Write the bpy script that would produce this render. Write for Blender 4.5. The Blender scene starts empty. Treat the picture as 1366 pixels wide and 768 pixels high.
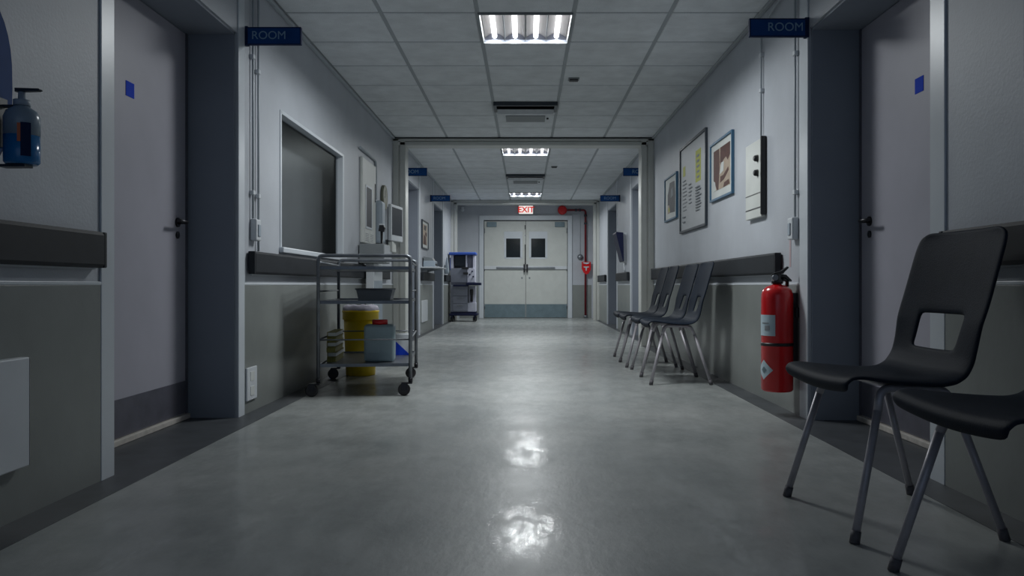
import bpy, bmesh, math, random
from mathutils import Vector, Matrix
random.seed(7)
SC = bpy.context.scene
COL = SC.collection
PI = math.pi

# ------------------------------------------------------------ materials
def mat(name, col, rough=.5, metal=0, var=0, vscale=6, bump=0, bscale=60, emit=0, coat=0, spec=.5, rvar=0):
    m = bpy.data.materials.new(name); m.use_nodes = True
    nt = m.node_tree; b = nt.nodes['Principled BSDF']
    b.inputs['Base Color'].default_value = (*col, 1)
    b.inputs['Roughness'].default_value = rough
    b.inputs['Metallic'].default_value = metal
    b.inputs['Specular IOR Level'].default_value = spec
    b.inputs['Coat Weight'].default_value = coat
    tc = nt.nodes.new('ShaderNodeTexCoord')
    if var or rvar:
        n = nt.nodes.new('ShaderNodeTexNoise'); n.inputs['Scale'].default_value = vscale
        n.inputs['Detail'].default_value = 5; n.inputs['Roughness'].default_value = .6
        nt.links.new(tc.outputs['Object'], n.inputs['Vector'])
        if var:
            r = nt.nodes.new('ShaderNodeMapRange')
            r.inputs['From Min'].default_value = .3; r.inputs['From Max'].default_value = .7
            r.inputs['To Min'].default_value = 1 - var; r.inputs['To Max'].default_value = 1 + var
            nt.links.new(n.outputs['Fac'], r.inputs['Value'])
            mx = nt.nodes.new('ShaderNodeVectorMath'); mx.operation = 'SCALE'
            mx.inputs[0].default_value = col
            nt.links.new(r.outputs['Result'], mx.inputs['Scale'])
            nt.links.new(mx.outputs['Vector'], b.inputs['Base Color'])
        if rvar:
            r = nt.nodes.new('ShaderNodeMapRange')
            r.inputs['From Min'].default_value = .3; r.inputs['From Max'].default_value = .7
            r.inputs['To Min'].default_value = rough - rvar; r.inputs['To Max'].default_value = rough + rvar
            nt.links.new(n.outputs['Fac'], r.inputs['Value'])
            nt.links.new(r.outputs['Result'], b.inputs['Roughness'])
    if bump:
        n = nt.nodes.new('ShaderNodeTexNoise'); n.inputs['Scale'].default_value = bscale
        n.inputs['Detail'].default_value = 4
        nt.links.new(tc.outputs['Object'], n.inputs['Vector'])
        bp = nt.nodes.new('ShaderNodeBump'); bp.inputs['Strength'].default_value = bump
        bp.inputs['Distance'].default_value = .01
        nt.links.new(n.outputs['Fac'], bp.inputs['Height'])
        nt.links.new(bp.outputs['Normal'], b.inputs['Normal'])
    if emit:
        b.inputs['Emission Color'].default_value = (*col, 1)
        b.inputs['Emission Strength'].default_value = emit
    return m

M = {}
M['wall'] = mat('painted_wall', (.465,.49,.53), .5, var=.07, vscale=2.2, bump=.08, bscale=90)
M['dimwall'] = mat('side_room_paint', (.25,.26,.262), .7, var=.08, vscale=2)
M['recess'] = mat('recess_paint', (.24,.27,.315), .6, var=.06, vscale=2)  # darker than the walls: shade of the recesses put into the colour
M['trim'] = mat('white_gloss_trim', (.60,.64,.68), .35, var=.04, vscale=5)
M['portal'] = mat('cream_portal_paint', (.58,.59,.56), .35, var=.05, vscale=5)
M['dado'] = mat('grey_green_dado', (.225,.24,.23), .34, var=.10, vscale=3, bump=.05, bscale=30)
M['rail'] = mat('black_bumper_vinyl', (.020,.023,.028), .6, var=.15, vscale=9, spec=.25)
M['ceil'] = mat('ceiling_tile', (.76,.79,.81), .9, var=.10, vscale=5, bump=.35, bscale=160)
M['tbar'] = mat('ceiling_grid', (.38,.41,.43), .6)
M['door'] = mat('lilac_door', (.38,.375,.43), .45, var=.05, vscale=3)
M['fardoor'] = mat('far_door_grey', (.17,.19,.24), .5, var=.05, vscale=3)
M['kick'] = mat('grey_kick_plate', (.10,.10,.125), .4, var=.2, vscale=9)
M['thresh'] = mat('worn_threshold', (.52,.49,.45), .5, var=.2, vscale=14)
M['border'] = mat('dark_floor_border', (.062,.068,.075), .45, var=.2, vscale=8)
M['dkmetal'] = mat('dark_metal', (.035,.035,.04), .35, .7)
M['steel'] = mat('brushed_steel', (.26,.28,.30), .38, .85, var=.12, vscale=12)
M['trolley'] = mat('trolley_steel', (.20,.215,.235), .38, .7, var=.2, vscale=12)
M['chrome'] = mat('chair_tube', (.44,.42,.45), .42, .25, var=.1, vscale=20)
M['chair'] = mat('charcoal_plastic', (.012,.018,.030), .6, var=.15, vscale=10, bump=.12, bscale=260, spec=.09)
M['black'] = mat('black_plastic', (.012,.012,.014), .4)
M['white'] = mat('white_plastic', (.62,.65,.68), .4, var=.04)
M['offwhite'] = mat('offwhite_panel', (.58,.60,.57), .45, var=.05)
M['bluesign'] = mat('blue_sign_face', (.010,.060,.22), .6, var=.08, vscale=10, spec=.12)
M['signedge'] = mat('dark_blue_sign_edge', (.010,.022,.07), .6, spec=.12)
M['signtext'] = mat('pale_blue_lettering', (.20,.34,.48), .6)
M['sticker'] = mat('blue_sticker', (.015,.06,.55), .7, spec=.1)
M['red'] = mat('red_paint', (.64,.008,.012), .24, coat=.3, var=.06, vscale=8)
M['dkred'] = mat('dark_red_pipe', (.17,.008,.016), .35, var=.1)
M['label'] = mat('pale_label', (.50,.62,.68), .5)
M['tube'] = mat('lit_tube', (.96,.98,1.0), .4, emit=1.3)
M['reflector'] = mat('light_reflector', (.40,.385,.38), .6, spec=.2)
M['exitface'] = mat('exit_face', (.85,.80,.76), .4, emit=.55)
M['exitred'] = mat('exit_red', (.75,.03,.02), .5, emit=.35)
M['yellow'] = mat('yellow_plastic', (.74,.52,.010), .38, var=.06, vscale=10)
M['bag'] = mat('white_bin_bag', (.50,.47,.55), .5, var=.2, vscale=14)
M['can'] = mat('milky_jerrycan', (.33,.43,.46), .38, var=.06, vscale=8)
M['olive'] = mat('olive_files', (.25,.23,.05), .6, var=.2, vscale=30)
M['paper'] = mat('paper', (.62,.64,.62), .7, var=.05)
M['papergrey'] = mat('paper_print', (.26,.28,.30), .7)
M['darkfr'] = mat('dark_frame', (.030,.040,.052), .4)
M['bluefr'] = mat('blue_frame', (.045,.13,.22), .4, var=.1)
M['posteryel'] = mat('poster_yellow', (.48,.50,.06), .6)
M['postergrey'] = mat('poster_ground', (.44,.46,.48), .5, var=.04)
M['brown'] = mat('print_brown', (.085,.030,.022), .6, var=.25, vscale=20)
M['beige'] = mat('print_beige', (.42,.33,.25), .6, var=.15, vscale=20)
M['printdk'] = mat('print_dark', (.045,.045,.05), .6, var=.4, vscale=18)
M['screen'] = mat('dark_screen', (.018,.024,.034), .5, spec=.25)
M['clockface'] = mat('olive_clock_face', (.17,.17,.12), .5, var=.1)
M['greybox'] = mat('grey_unit', (.215,.235,.245), .45, var=.06)
M['palebl'] = mat('pale_blue_plastic', (.36,.42,.48), .4, var=.05)
M['navy'] = mat('navy_plastic', (.008,.012,.045), .5, spec=.25)
M['cobalt'] = mat('cobalt_cap', (.035,.095,.42), .4, var=.08)
M['machgrey'] = mat('machine_grey', (.20,.215,.265), .45, var=.08)
M['machwhite'] = mat('machine_white', (.55,.56,.66), .45, var=.06)
M['dkglass'] = mat('dark_vision_glass', (.006,.010,.010), .12)
M['endplate'] = mat('blue_grey_kick', (.17,.235,.265), .4, .3, var=.12, vscale=9)
M['conduit'] = mat('conduit', (.42,.46,.49), .4, var=.05)
M['acdark'] = mat('ac_dark_slot', (.02,.024,.030), .5)
M['acgrey'] = mat('ac_grey', (.24,.26,.27), .5)
M['blueliq'] = mat('blue_gel', (.015,.17,.42), .2, var=.05)
M['clearpl'] = mat('cloudy_bottle', (.23,.30,.37), .25)
M['orange'] = mat('orange_mark', (.55,.12,.03), .5)
M['pink'] = mat('pink_tape', (.50,.38,.40), .6)
M['foot'] = mat('grey_foot', (.10,.095,.105), .6)
M['conedge'] = mat('wheel_rubber', (.030,.028,.030), .5)

# window pane: dark reflective glass
m = bpy.data.materials.new('serving_hatch_glass'); m.use_nodes = True; nt = m.node_tree; nt.nodes.remove(nt.nodes['Principled BSDF'])
tr = nt.nodes.new('ShaderNodeBsdfTransparent'); tr.inputs['Color'].default_value = (.84,.85,.86,1)
gl = nt.nodes.new('ShaderNodeBsdfGlossy'); gl.inputs['Roughness'].default_value = .32; gl.inputs['Color'].default_value = (.9,.95,.93,1)
mx = nt.nodes.new('ShaderNodeMixShader'); mx.inputs['Fac'].default_value = .025
nt.links.new(tr.outputs[0], mx.inputs[1]); nt.links.new(gl.outputs[0], mx.inputs[2]); nt.links.new(mx.outputs[0], nt.nodes['Material Output'].inputs['Surface'])
M['pane'] = m

# floor: worn polished sheet vinyl
m = bpy.data.materials.new('polished_floor'); m.use_nodes = True; nt = m.node_tree
b = nt.nodes['Principled BSDF']; tc = nt.nodes.new('ShaderNodeTexCoord')
def noise(scale, det=5, mapscale=None, rough=.6):
    n = nt.nodes.new('ShaderNodeTexNoise'); n.inputs['Scale'].default_value = scale
    n.inputs['Detail'].default_value = det; n.inputs['Roughness'].default_value = rough
    if mapscale:
        mp = nt.nodes.new('ShaderNodeMapping'); mp.inputs['Scale'].default_value = mapscale
        nt.links.new(tc.outputs['Object'], mp.inputs['Vector']); nt.links.new(mp.outputs['Vector'], n.inputs['Vector'])
    else: nt.links.new(tc.outputs['Object'], n.inputs['Vector'])
    return n
cr = nt.nodes.new('ShaderNodeValToRGB'); n1 = noise(1.3, 6)
cr.color_ramp.elements[0].position = .36; cr.color_ramp.elements[0].color = (.255,.272,.268,1)
cr.color_ramp.elements[1].position = .64; cr.color_ramp.elements[1].color = (.35,.362,.352,1)
nt.links.new(n1.outputs['Fac'], cr.inputs['Fac'])
n3 = noise(9, 6, (1,.6,1)); mr = nt.nodes.new('ShaderNodeMapRange')
mr.inputs['From Min'].default_value = .3; mr.inputs['From Max'].default_value = .7
mr.inputs['To Min'].default_value = .9; mr.inputs['To Max'].default_value = 1.1
nt.links.new(n3.outputs['Fac'], mr.inputs['Value'])
vm = nt.nodes.new('ShaderNodeVectorMath'); vm.operation = 'SCALE'
nt.links.new(cr.outputs['Color'], vm.inputs[0]); nt.links.new(mr.outputs['Result'], vm.inputs['Scale'])
nt.links.new(vm.outputs['Vector'], b.inputs['Base Color'])
n2 = noise(2.0, 7); mr2 = nt.nodes.new('ShaderNodeMapRange')
mr2.inputs['From Min'].default_value = .35; mr2.inputs['From Max'].default_value = .65
mr2.inputs['To Min'].default_value = .34; mr2.inputs['To Max'].default_value = .46
nt.links.new(n2.outputs['Fac'], mr2.inputs['Value']); nt.links.new(mr2.outputs['Result'], b.inputs['Roughness'])
n4 = noise(34, 5, (1,.5,1)); bp = nt.nodes.new('ShaderNodeBump'); bp.inputs['Strength'].default_value = .25; bp.inputs['Distance'].default_value = .004
nt.links.new(n4.outputs['Fac'], bp.inputs['Height']); nt.links.new(bp.outputs['Normal'], b.inputs['Normal'])
n6 = noise(11, 8, (1,.45,1), .75); cw = nt.nodes.new('ShaderNodeMapRange')
cw.inputs['From Min'].default_value=.44; cw.inputs['From Max'].default_value=.56; cw.inputs['To Min'].default_value=.04; cw.inputs['To Max'].default_value=.34
nt.links.new(n6.outputs['Fac'], cw.inputs['Value']); nt.links.new(cw.outputs['Result'], b.inputs['Coat Weight'])
b.inputs['Coat Roughness'].default_value = .07; b.inputs['Specular IOR Level'].default_value = .4
n5 = noise(26, 6, (1,.35,1), .7); bp2 = nt.nodes.new('ShaderNodeBump'); bp2.inputs['Strength'].default_value = .22; bp2.inputs['Distance'].default_value = .003
nt.links.new(n5.outputs['Fac'], bp2.inputs['Height']); nt.links.new(bp2.outputs['Normal'], b.inputs['Coat Normal'])
M['floor'] = m

# ------------------------------------------------------------ mesh helpers
class MB:
    def __init__(s): s.bm = bmesh.new(); s.mats = []
    def mi(s, m):
        if m is None: return 0
        if m not in s.mats: s.mats.append(m)
        return s.mats.index(m)
    def _mark(s, faces, m):
        i = s.mi(m)
        for f in faces: f.material_index = i
    def box(s, x0,x1,y0,y1,z0,z1, bev=0, m=None, seg=2):
        r = bmesh.ops.create_cube(s.bm, size=1)
        vs = r['verts']
        for v in vs:
            v.co = Vector(((x0+x1)/2+v.co.x*(x1-x0), (y0+y1)/2+v.co.y*(y1-y0), (z0+z1)/2+v.co.z*(z1-z0)))
        fs = set(f for v in vs for f in v.link_faces)
        if m: s._mark(fs, m)
        if bev:
            es = list(set(e for v in vs for e in v.link_edges))
            r = bmesh.ops.bevel(s.bm, geom=es, offset=bev, segments=seg, profile=.5, affect='EDGES')
            if m: s._mark(r['faces'], m)
        return s
    def prism(s, pts, axis, a, b_, m=None):
        """pts 2D polygon extruded along axis ('x','y','z') from a to b_"""
        def P(p, t):
            if axis == 'x': return Vector((t, p[0], p[1]))
            if axis == 'y': return Vector((p[0], t, p[1]))
            return Vector((p[0], p[1], t))
        A = [s.bm.verts.new(P(p,a)) for p in pts]; B = [s.bm.verts.new(P(p,b_)) for p in pts]
        fs = [s.bm.faces.new(A), s.bm.faces.new(B[::-1])]
        n = len(pts)
        for i in range(n): fs.append(s.bm.faces.new((A[i], B[i], B[(i+1)%n], A[(i+1)%n])))
        if m: s._mark(fs, m)
        return s
    def tube(s, pts, r, seg=12, m=None, r1=None):
        pts = [Vector(p) for p in pts]; n = len(pts)
        t0 = (pts[1]-pts[0]).normalized()
        up = Vector((0,0,1)) if abs(t0.z) < .9 else Vector((1,0,0))
        u = t0.cross(up).normalized(); rings = []; fs = []
        for i, p in enumerate(pts):
            if i == 0: t = t0
            elif i == n-1: t = (pts[i]-pts[i-1]).normalized()
            else: t = ((pts[i]-pts[i-1]).normalized()+(pts[i+1]-pts[i]).normalized()).normalized()
            u = (u - t*u.dot(t)).normalized(); w = t.cross(u)
            rr = r if r1 is None else r+(r1-r)*i/(n-1)
            rings.append([s.bm.verts.new(p+u*rr*math.cos(2*PI*k/seg)+w*rr*math.sin(2*PI*k/seg)) for k in range(seg)])
        for a, c in zip(rings, rings[1:]):
            for k in range(seg):
                f = s.bm.faces.new((a[k], a[(k+1)%seg], c[(k+1)%seg], c[k])); f.smooth = True; fs.append(f)
        fs.append(s.bm.faces.new(rings[0][::-1])); fs.append(s.bm.faces.new(rings[-1]))
        if m: s._mark(fs, m)
        return s
    def lathe(s, prof, c=(0,0,0), axis='z', seg=28, m=None, smooth=True):
        """prof list of (r, h)"""
        c = Vector(c); rings = []; fs = []
        def P(r, h, a):
            x, y = r*math.cos(a), r*math.sin(a)
            if axis == 'z': return c+Vector((x,y,h))
            if axis == 'x': return c+Vector((h,x,y))
            return c+Vector((x,h,y))
        for r, h in prof: rings.append([s.bm.verts.new(P(max(r,1e-4),h,2*PI*k/seg)) for k in range(seg)])
        for a, d in zip(rings, rings[1:]):
            for k in range(seg):
                f = s.bm.faces.new((a[k], a[(k+1)%seg], d[(k+1)%seg], d[k])); f.smooth = smooth; fs.append(f)
        fs.append(s.bm.faces.new(rings[0][::-1])); fs.append(s.bm.faces.new(rings[-1]))
        if m: s._mark(fs, m)
        return s
    def obj(s, name, material, parent=None, loc=None, rotz=0, kind=None):
        bmesh.ops.recalc_face_normals(s.bm, faces=s.bm.faces)
        me = bpy.data.meshes.new(name); s.bm.to_mesh(me); s.bm.free()
        if s.mats:
            for m in s.mats: me.materials.append(M[m] if isinstance(m,str) else m)
        else: me.materials.append(M[material])
        o = bpy.data.objects.new(name, me); COL.objects.link(o)
        if parent: o.parent = parent
        if loc: o.location = loc
        if rotz: o.rotation_euler.z = rotz
        if kind: o['kind'] = kind
        return o

def arcpath(pts, r, n=6):
    """round the corners of a polyline"""
    pts = [Vector(p) for p in pts]; out = [pts[0]]
    for i in range(1, len(pts)-1):
        a, p, c = pts[i-1], pts[i], pts[i+1]
        d1 = (a-p).normalized(); d2 = (c-p).normalized()
        rr = min(r, (a-p).length*.49, (c-p).length*.49)
        s_, e = p+d1*rr, p+d2*rr
        for k in range(n+1):
            t = k/n; out.append(s_*(1-t)**2+p*2*t*(1-t)+e*t*t)
    out.append(pts[-1]); return out

def thing(name, label, cat, loc=(0,0,0), rotz=0, group=None):
    o = bpy.data.objects.new(name, None); COL.objects.link(o)
    o.empty_display_size = .1
    o.location = loc; o.rotation_euler = (0,0,rotz); tag(o, label, cat, group); return o
def tag(o, label, cat, group=None):
    o['label'] = label; o['category'] = cat
    if group: o['group'] = group
    return o
def dup(root, loc, rotz=0, label=None):
    r = root.copy(); COL.objects.link(r); r.location = loc; r.rotation_euler = (0,0,rotz)
    if label: r['label'] = label
    for ch in list(root.children):
        c = ch.copy(); COL.objects.link(c); c.parent = r
        for g in list(ch.children):
            d = g.copy(); COL.objects.link(d); d.parent = c
    return r
def structure(name, mb, m): return mb.obj(name, m, kind='structure')

def text_mesh(name, body, size, m, parent, loc, rot, ext=.0006, align='CENTER', bold=0):
    cu = bpy.data.curves.new(name+'_curve', 'FONT'); cu.body = body; cu.size = size
    cu.align_x = align; cu.align_y = 'CENTER'; cu.extrude = ext; cu.offset = bold
    t = bpy.data.objects.new('tmp_text', cu); COL.objects.link(t)
    dg = bpy.context.evaluated_depsgraph_get()
    me = bpy.data.meshes.new_from_object(t.evaluated_get(dg)); bpy.data.objects.remove(t)
    me.materials.clear(); me.materials.append(M[m])
    o = bpy.data.objects.new(name, me); COL.objects.link(o); o.parent = parent
    o.location = loc; o.rotation_euler = rot; return o

# ------------------------------------------------------------ room shell
H = 2.39
XL, XR = -1.52, 1.47          # near section wall faces
FL, FR = -1.48, 1.47          # far section wall faces
P1a, P1b = 9.12, 9.34         # first portal
P2a, P2b = 15.82, 15.98       # second portal
YE = 16.9
Y0 = -1.6
DH = 2.03
RL, RR = -1.78, 1.73          # recess door planes
T = .45

mb = MB(); mb.box(-2.2,2.2,Y0,YE+.3,-.12,0); structure('floor', mb, 'floor')

def side_wall(name, sgn, xf_near, xf_far, xrec, segs, window=None):
    """segs: list of (y0,y1,'w'|'r')"""
    mb = MB(); out = sgn*2.3
    def bx(xa,y0,y1,z0,z1,m='wall'):
        mb.box(min(xa,out),max(xa,out),y0,y1,z0,z1,m=m)
    for y0,y1,k,far in segs:
        xf = xf_far if far else xf_near
        if k == 'w': bx(xf,y0,y1,0,H)
        elif k == 'r':
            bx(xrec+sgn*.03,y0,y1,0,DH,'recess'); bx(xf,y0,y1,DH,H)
        elif k == 'win':
            z0,z1 = .93,1.775
            a,b_ = sorted((xf,xf+sgn*.05))
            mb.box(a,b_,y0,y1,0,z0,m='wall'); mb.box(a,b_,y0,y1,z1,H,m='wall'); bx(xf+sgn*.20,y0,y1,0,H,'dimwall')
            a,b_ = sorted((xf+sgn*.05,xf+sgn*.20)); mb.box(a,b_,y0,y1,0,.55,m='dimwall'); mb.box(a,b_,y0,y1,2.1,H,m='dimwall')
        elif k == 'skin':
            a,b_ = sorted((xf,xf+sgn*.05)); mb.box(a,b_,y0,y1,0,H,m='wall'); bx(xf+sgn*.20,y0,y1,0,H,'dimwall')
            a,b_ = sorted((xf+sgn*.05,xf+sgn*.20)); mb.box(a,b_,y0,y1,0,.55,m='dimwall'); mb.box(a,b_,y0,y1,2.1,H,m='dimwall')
    return structure(name, mb, 'wall')
WY0, WY1 = 4.94, 6.62
side_wall('wall_left', -1, XL, FL, RL, [(Y0,2.93,'w',0),(2.93,4.20,'r',0),(4.20,4.45,'w',0),(4.45,WY0,'skin',0),(WY0,WY1,'win',0),(WY1,8.9,'skin',0),(8.9,P1a+.1,'w',0),
    (P1a+.1,9.62,'w',1),(9.62,11.05,'r',1),(11.05,12.80,'w',1),(12.80,14.2,'r',1),(14.2,YE,'w',1)])
side_wall('wall_right', 1, XR, FR, RR, [(Y0,2.88,'w',0),(2.88,4.13,'r',0),(4.13,P1a+.1,'w',0),
    (P1a+.1,9.62,'w',1),(9.62,11.05,'r',1),(11.05,12.80,'w',1),(12.80,14.2,'r',1),(14.2,YE,'w',1)])
# end wall around the double door
DX0, DX1, DZ = -.885, .895, 2.075
mb = MB(); mb.box(-2,DX0,YE,YE+.2,0,H); mb.box(DX1,2,YE,YE+.2,0,H); mb.box(DX0,DX1,YE,YE+.2,DZ,H)
mb.box(DX0,DX1,YE+.12,YE+.2,0,DZ)
structure('wall_back', mb, 'wall')

# recess reveal panels: door lining, recess shade put into a darker colour
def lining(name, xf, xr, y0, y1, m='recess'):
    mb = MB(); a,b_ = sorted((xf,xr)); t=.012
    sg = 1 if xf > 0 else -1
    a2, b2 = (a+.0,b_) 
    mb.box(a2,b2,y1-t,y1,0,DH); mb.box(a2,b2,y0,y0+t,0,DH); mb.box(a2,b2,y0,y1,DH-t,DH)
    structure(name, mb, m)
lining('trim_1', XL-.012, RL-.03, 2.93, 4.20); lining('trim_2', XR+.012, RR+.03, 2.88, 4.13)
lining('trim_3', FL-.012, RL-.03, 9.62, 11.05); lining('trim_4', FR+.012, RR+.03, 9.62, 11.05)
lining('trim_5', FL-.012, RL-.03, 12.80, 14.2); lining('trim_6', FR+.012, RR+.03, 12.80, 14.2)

# corner guards beside recesses (white strips full height)
k = 7
def strip(xf, y0, y1, z1=H, z0=0, t=.008, m='trim'):
    global k
    mb = MB(); a,b_ = sorted((xf, xf-math.copysign(t, xf))); mb.box(a,b_,y0,y1,z0,z1,bev=.002)
    structure('trim_%d'%k, mb, m); k += 1
for xf, ys in ((XL,[(2.84,2.93),(4.20,4.29)]), (XR,[(2.78,2.88),(4.13,4.25)]), (FL,[(11.05,11.14),(12.7,12.8),(14.2,14.3),(9.52,9.62)]), (FR,[(11.05,11.14),(12.7,12.8),(14.2,14.3),(9.52,9.62)])):
    for y0,y1 in ys: strip(xf, y0, y1)
# dado panels with pale capping line
for xf, y0, y1 in ((XL,Y0,2.84),(XL,4.29,P1a),(XR,Y0,2.78),(XR,4.25,P1a),(FL,11.2,12.64),(FR,11.2,12.64),(FL,14.36,P2a),(FR,14.36,P2a)):
    strip(xf, y0, y1, .70, 0, .006, 'dado')
    strip(xf, y0, y1, .712, .70, .008, 'trim')
# end wall dado right and left
mb = MB(); mb.box(1.0,1.40,YE-.006,YE,0,.70); structure('trim_%d'%k, mb, 'dado'); k+=1
mb = MB(); mb.box(-1.40,-1.0,YE-.006,YE,0,.70); structure('trim_%d'%k, mb, 'dado'); k+=1
# dark floor border
for xf, xr, a, b_, re in ((XL,RL,Y0,P1a,(2.93,4.20)),(XR,RR,Y0,P1a,(2.88,4.13)),(FL,RL,P1b,P2a,None),(FR,RR,P1b,P2a,None)):
    mb = MB(); s = math.copysign(1,xf); xi = xf - s*(.135 if a < 5 else .07)
    def bb(x0,x1,y0,y1): mb.box(min(x0,x1),max(x0,x1),y0,y1,0,.0015)
    bb(xf, xi, a, b_)
    rs = [re] if re else [(9.62,11.05),(12.80,14.2)]
    for r in rs: bb(xf, xr, r[0]+.012, r[1]-.012)
    structure('trim_%d'%k, mb, 'border'); k += 1

# portals
def portal(ya, yb, xl, xr, w, top):
    global k
    mb = MB()
    for s, xo in ((-1, xl), (1, xr)):
        xi = xo - s*w
        mb.box(min(xo,xi),max(xo,xi),ya+.02,yb,0,top)                   # body
        xm = xo - s*w*.45
        mb.box(min(xo,xm),max(xo,xm),ya,ya+.02,0,top,bev=.004)             # stepped face
        xa, xb = xo - s*w*.55, xo - s*w*.98
        mb.box(min(xa,xb),max(xa,xb),ya+.006,ya+.02,0,top-.03,bev=.004)
    mb.box(xl,xr,ya+.02,yb,top-.09,H-.001)
    mb.box(xl,xr,ya,ya+.02,top-.04,H-.012,bev=.004)
    mb.box(xl+.06,xr-.06,ya+.006,ya+.02,top-.088,top-.05,bev=.004)
    structure('trim_%d'%k, mb, 'portal'); k += 1
portal(P1a, P1b, XL, XR, .145, H)
portal(P2a, P2b, FL, FR, .115, H)
# solid dark strip painting a shadow line above first portal
mb = MB(); mb.box(XL,XR,P1a-.012,P1a,H-.012,H-.001); structure('trim_%d'%k, mb, 'dkmetal'); k+=1
# ceiling angle along both walls
for xf,a,b_ in ((XL,Y0,P1a-.02),(XR,Y0,P1a-.02),(FL,P1b,P2a),(FR,P1b,P2a)):
    mb = MB(); s = math.copysign(1,xf); mb.box(min(xf,xf-s*.026),max(xf,xf-s*.026),a,b_,H-.022,H-.001,bev=.004)
    structure('trim_%d'%k, mb, 'conduit' if xf<0 else 'tbar'); k+=1

# ceiling : tiles with a lay-in grid; openings left where fittings sit
xs = [-2.0,-1.5,-.9,-.3,.3,.9,1.5,2.0]
light_y = [4.95, 9.75, 14.55]; ac_y = [7.35, 12.15, 2.55]
mb = MB(); y = 4.95-.6*11
rows = []
while y < YE-.01: rows.append(y); y += .6
for y in rows:
    for a, b_ in zip(xs, xs[1:]):
        mid = (a+b_)/2
        if abs(mid) < .01 and any(abs(y-q) < .01 for q in light_y): continue
        g = .011
        mb.box(a+g,b_-g,y+g,y+.6-g,H,H+.02,bev=.006,seg=1)
structure('ceiling', mb, 'ceil')
mb = MB()
for x in xs[1:-1]:
    # break long bars where fittings are not affected: bars run beside them
    mb.box(x-.013,x+.013,rows[0],YE,H+.003,H+.03)
for y in rows:
    mb.box(-2,2,y-.009,y+.009,H+.004,H+.028)
structure('trim_%d'%k, mb, 'tbar'); k+=1
mb = MB(); mb.box(-2,2,Y0,YE+.2,H+.12,H+.16); structure('trim_%d'%k, mb, 'acdark'); k+=1

# ------------------------------------------------------------ window on left wall
mb = MB(); zt, zb = 1.775, .93
xo = XL+.006; xi = XL-.055
for (a,b_,c,d) in ((WY0-.015,WY0+.012,zb-.02,zt+.012),(WY1-.012,WY1+.03,zb-.02,zt+.012)):
    mb.box(xi,xo,a,b_,c,d,bev=.003)
mb.box(xi,xo,WY0,WY1,zt-.012,zt+.012,bev=.003)
win = mb.obj('window_1', 'trim', kind='structure')
mb = MB(); mb.box(xi,XL+.030,WY0-.03,WY1+.04,zb-.03,zb+.005,bev=.006); mb.obj('window_sill','trim',win)
mb = MB(); mb.box(XL-.045,XL-.040,WY0+.012,WY1-.012,zb+.005,zt-.012); mb.obj('pane','pane',win)

# ------------------------------------------------------------ doors in the recesses
def rec_door(n, s, xp, y0, y1, mname, near=True, plate=True):
    """s=-1 left, 1 right ; door slab face at xp"""
    a, b_ = sorted((xp, xp+s*.028))
    mb = MB(); mb.box(a,b_,y0+.016,y1-.016,.03,DH-.016,bev=.002)
    d = mb.obj('door_%d'%n, mname, kind='structure')
    def side(x0,x1): return min(x0,x1), max(x0,x1)
    if plate:
        x0,x1 = side(xp, xp-s*.003)
        mb = MB(); mb.box(x0,x1,y0+.02,y1-.02,.035,.20); mb.obj('kick_plate','kick',d)
    x0,x1 = side(xp+s*.02, xp-s*.02)
    mb = MB(); mb.box(x0,x1,y0+.014,y1-.014,.002,.028,bev=.003); mb.obj('threshold','thresh',d)
    yh = y1-.13
    x0,x1 = side(xp-s*.001, xp-s*.008)
    mb = MB(); mb.lathe([(.024,0),(.024,-s*.008)],(xp,yh,1.02),'x',m='dkmetal')
    mb.tube(arcpath([(xp-s*.008,yh,1.02),(xp-s*.055,yh,1.02),(xp-s*.055,yh-.11,1.02)],.015),.009,m='dkmetal'); mb.obj('handle','dkmetal',d)
    mb = MB(); mb.lathe([(.018,0),(.018,-s*.007),(.006,-s*.009)],(xp,yh,.955),'x'); mb.obj('lock','dkmetal',d)
    if near:
        x0,x1 = side(xp, xp-s*.002); ys = 3.585 if s<0 else 3.50
        mb = MB(); mb.box(x0,x1,ys-.04,ys+.035,1.545,1.612); mb.obj('door_sticker','sticker',d)
    # dark strip painting the shadow at the door edge, handle side
    x0,x1 = side(xp, xp-s*.006)
    mb = MB(); mb.box(x0,x1,y1-.032,y1-.013,.03,DH-.014); mb.obj('door_stop','kick',d)
    return d
rec_door(1,-1,RL,2.93,4.20,'door'); rec_door(2,1,RR,2.88,4.13,'door')
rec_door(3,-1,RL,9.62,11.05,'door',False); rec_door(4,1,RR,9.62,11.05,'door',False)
rec_door(5,-1,RL,12.8,14.2,'fardoor',False); rec_door(6,1,RR,12.8,14.2,'fardoor',False)

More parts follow.
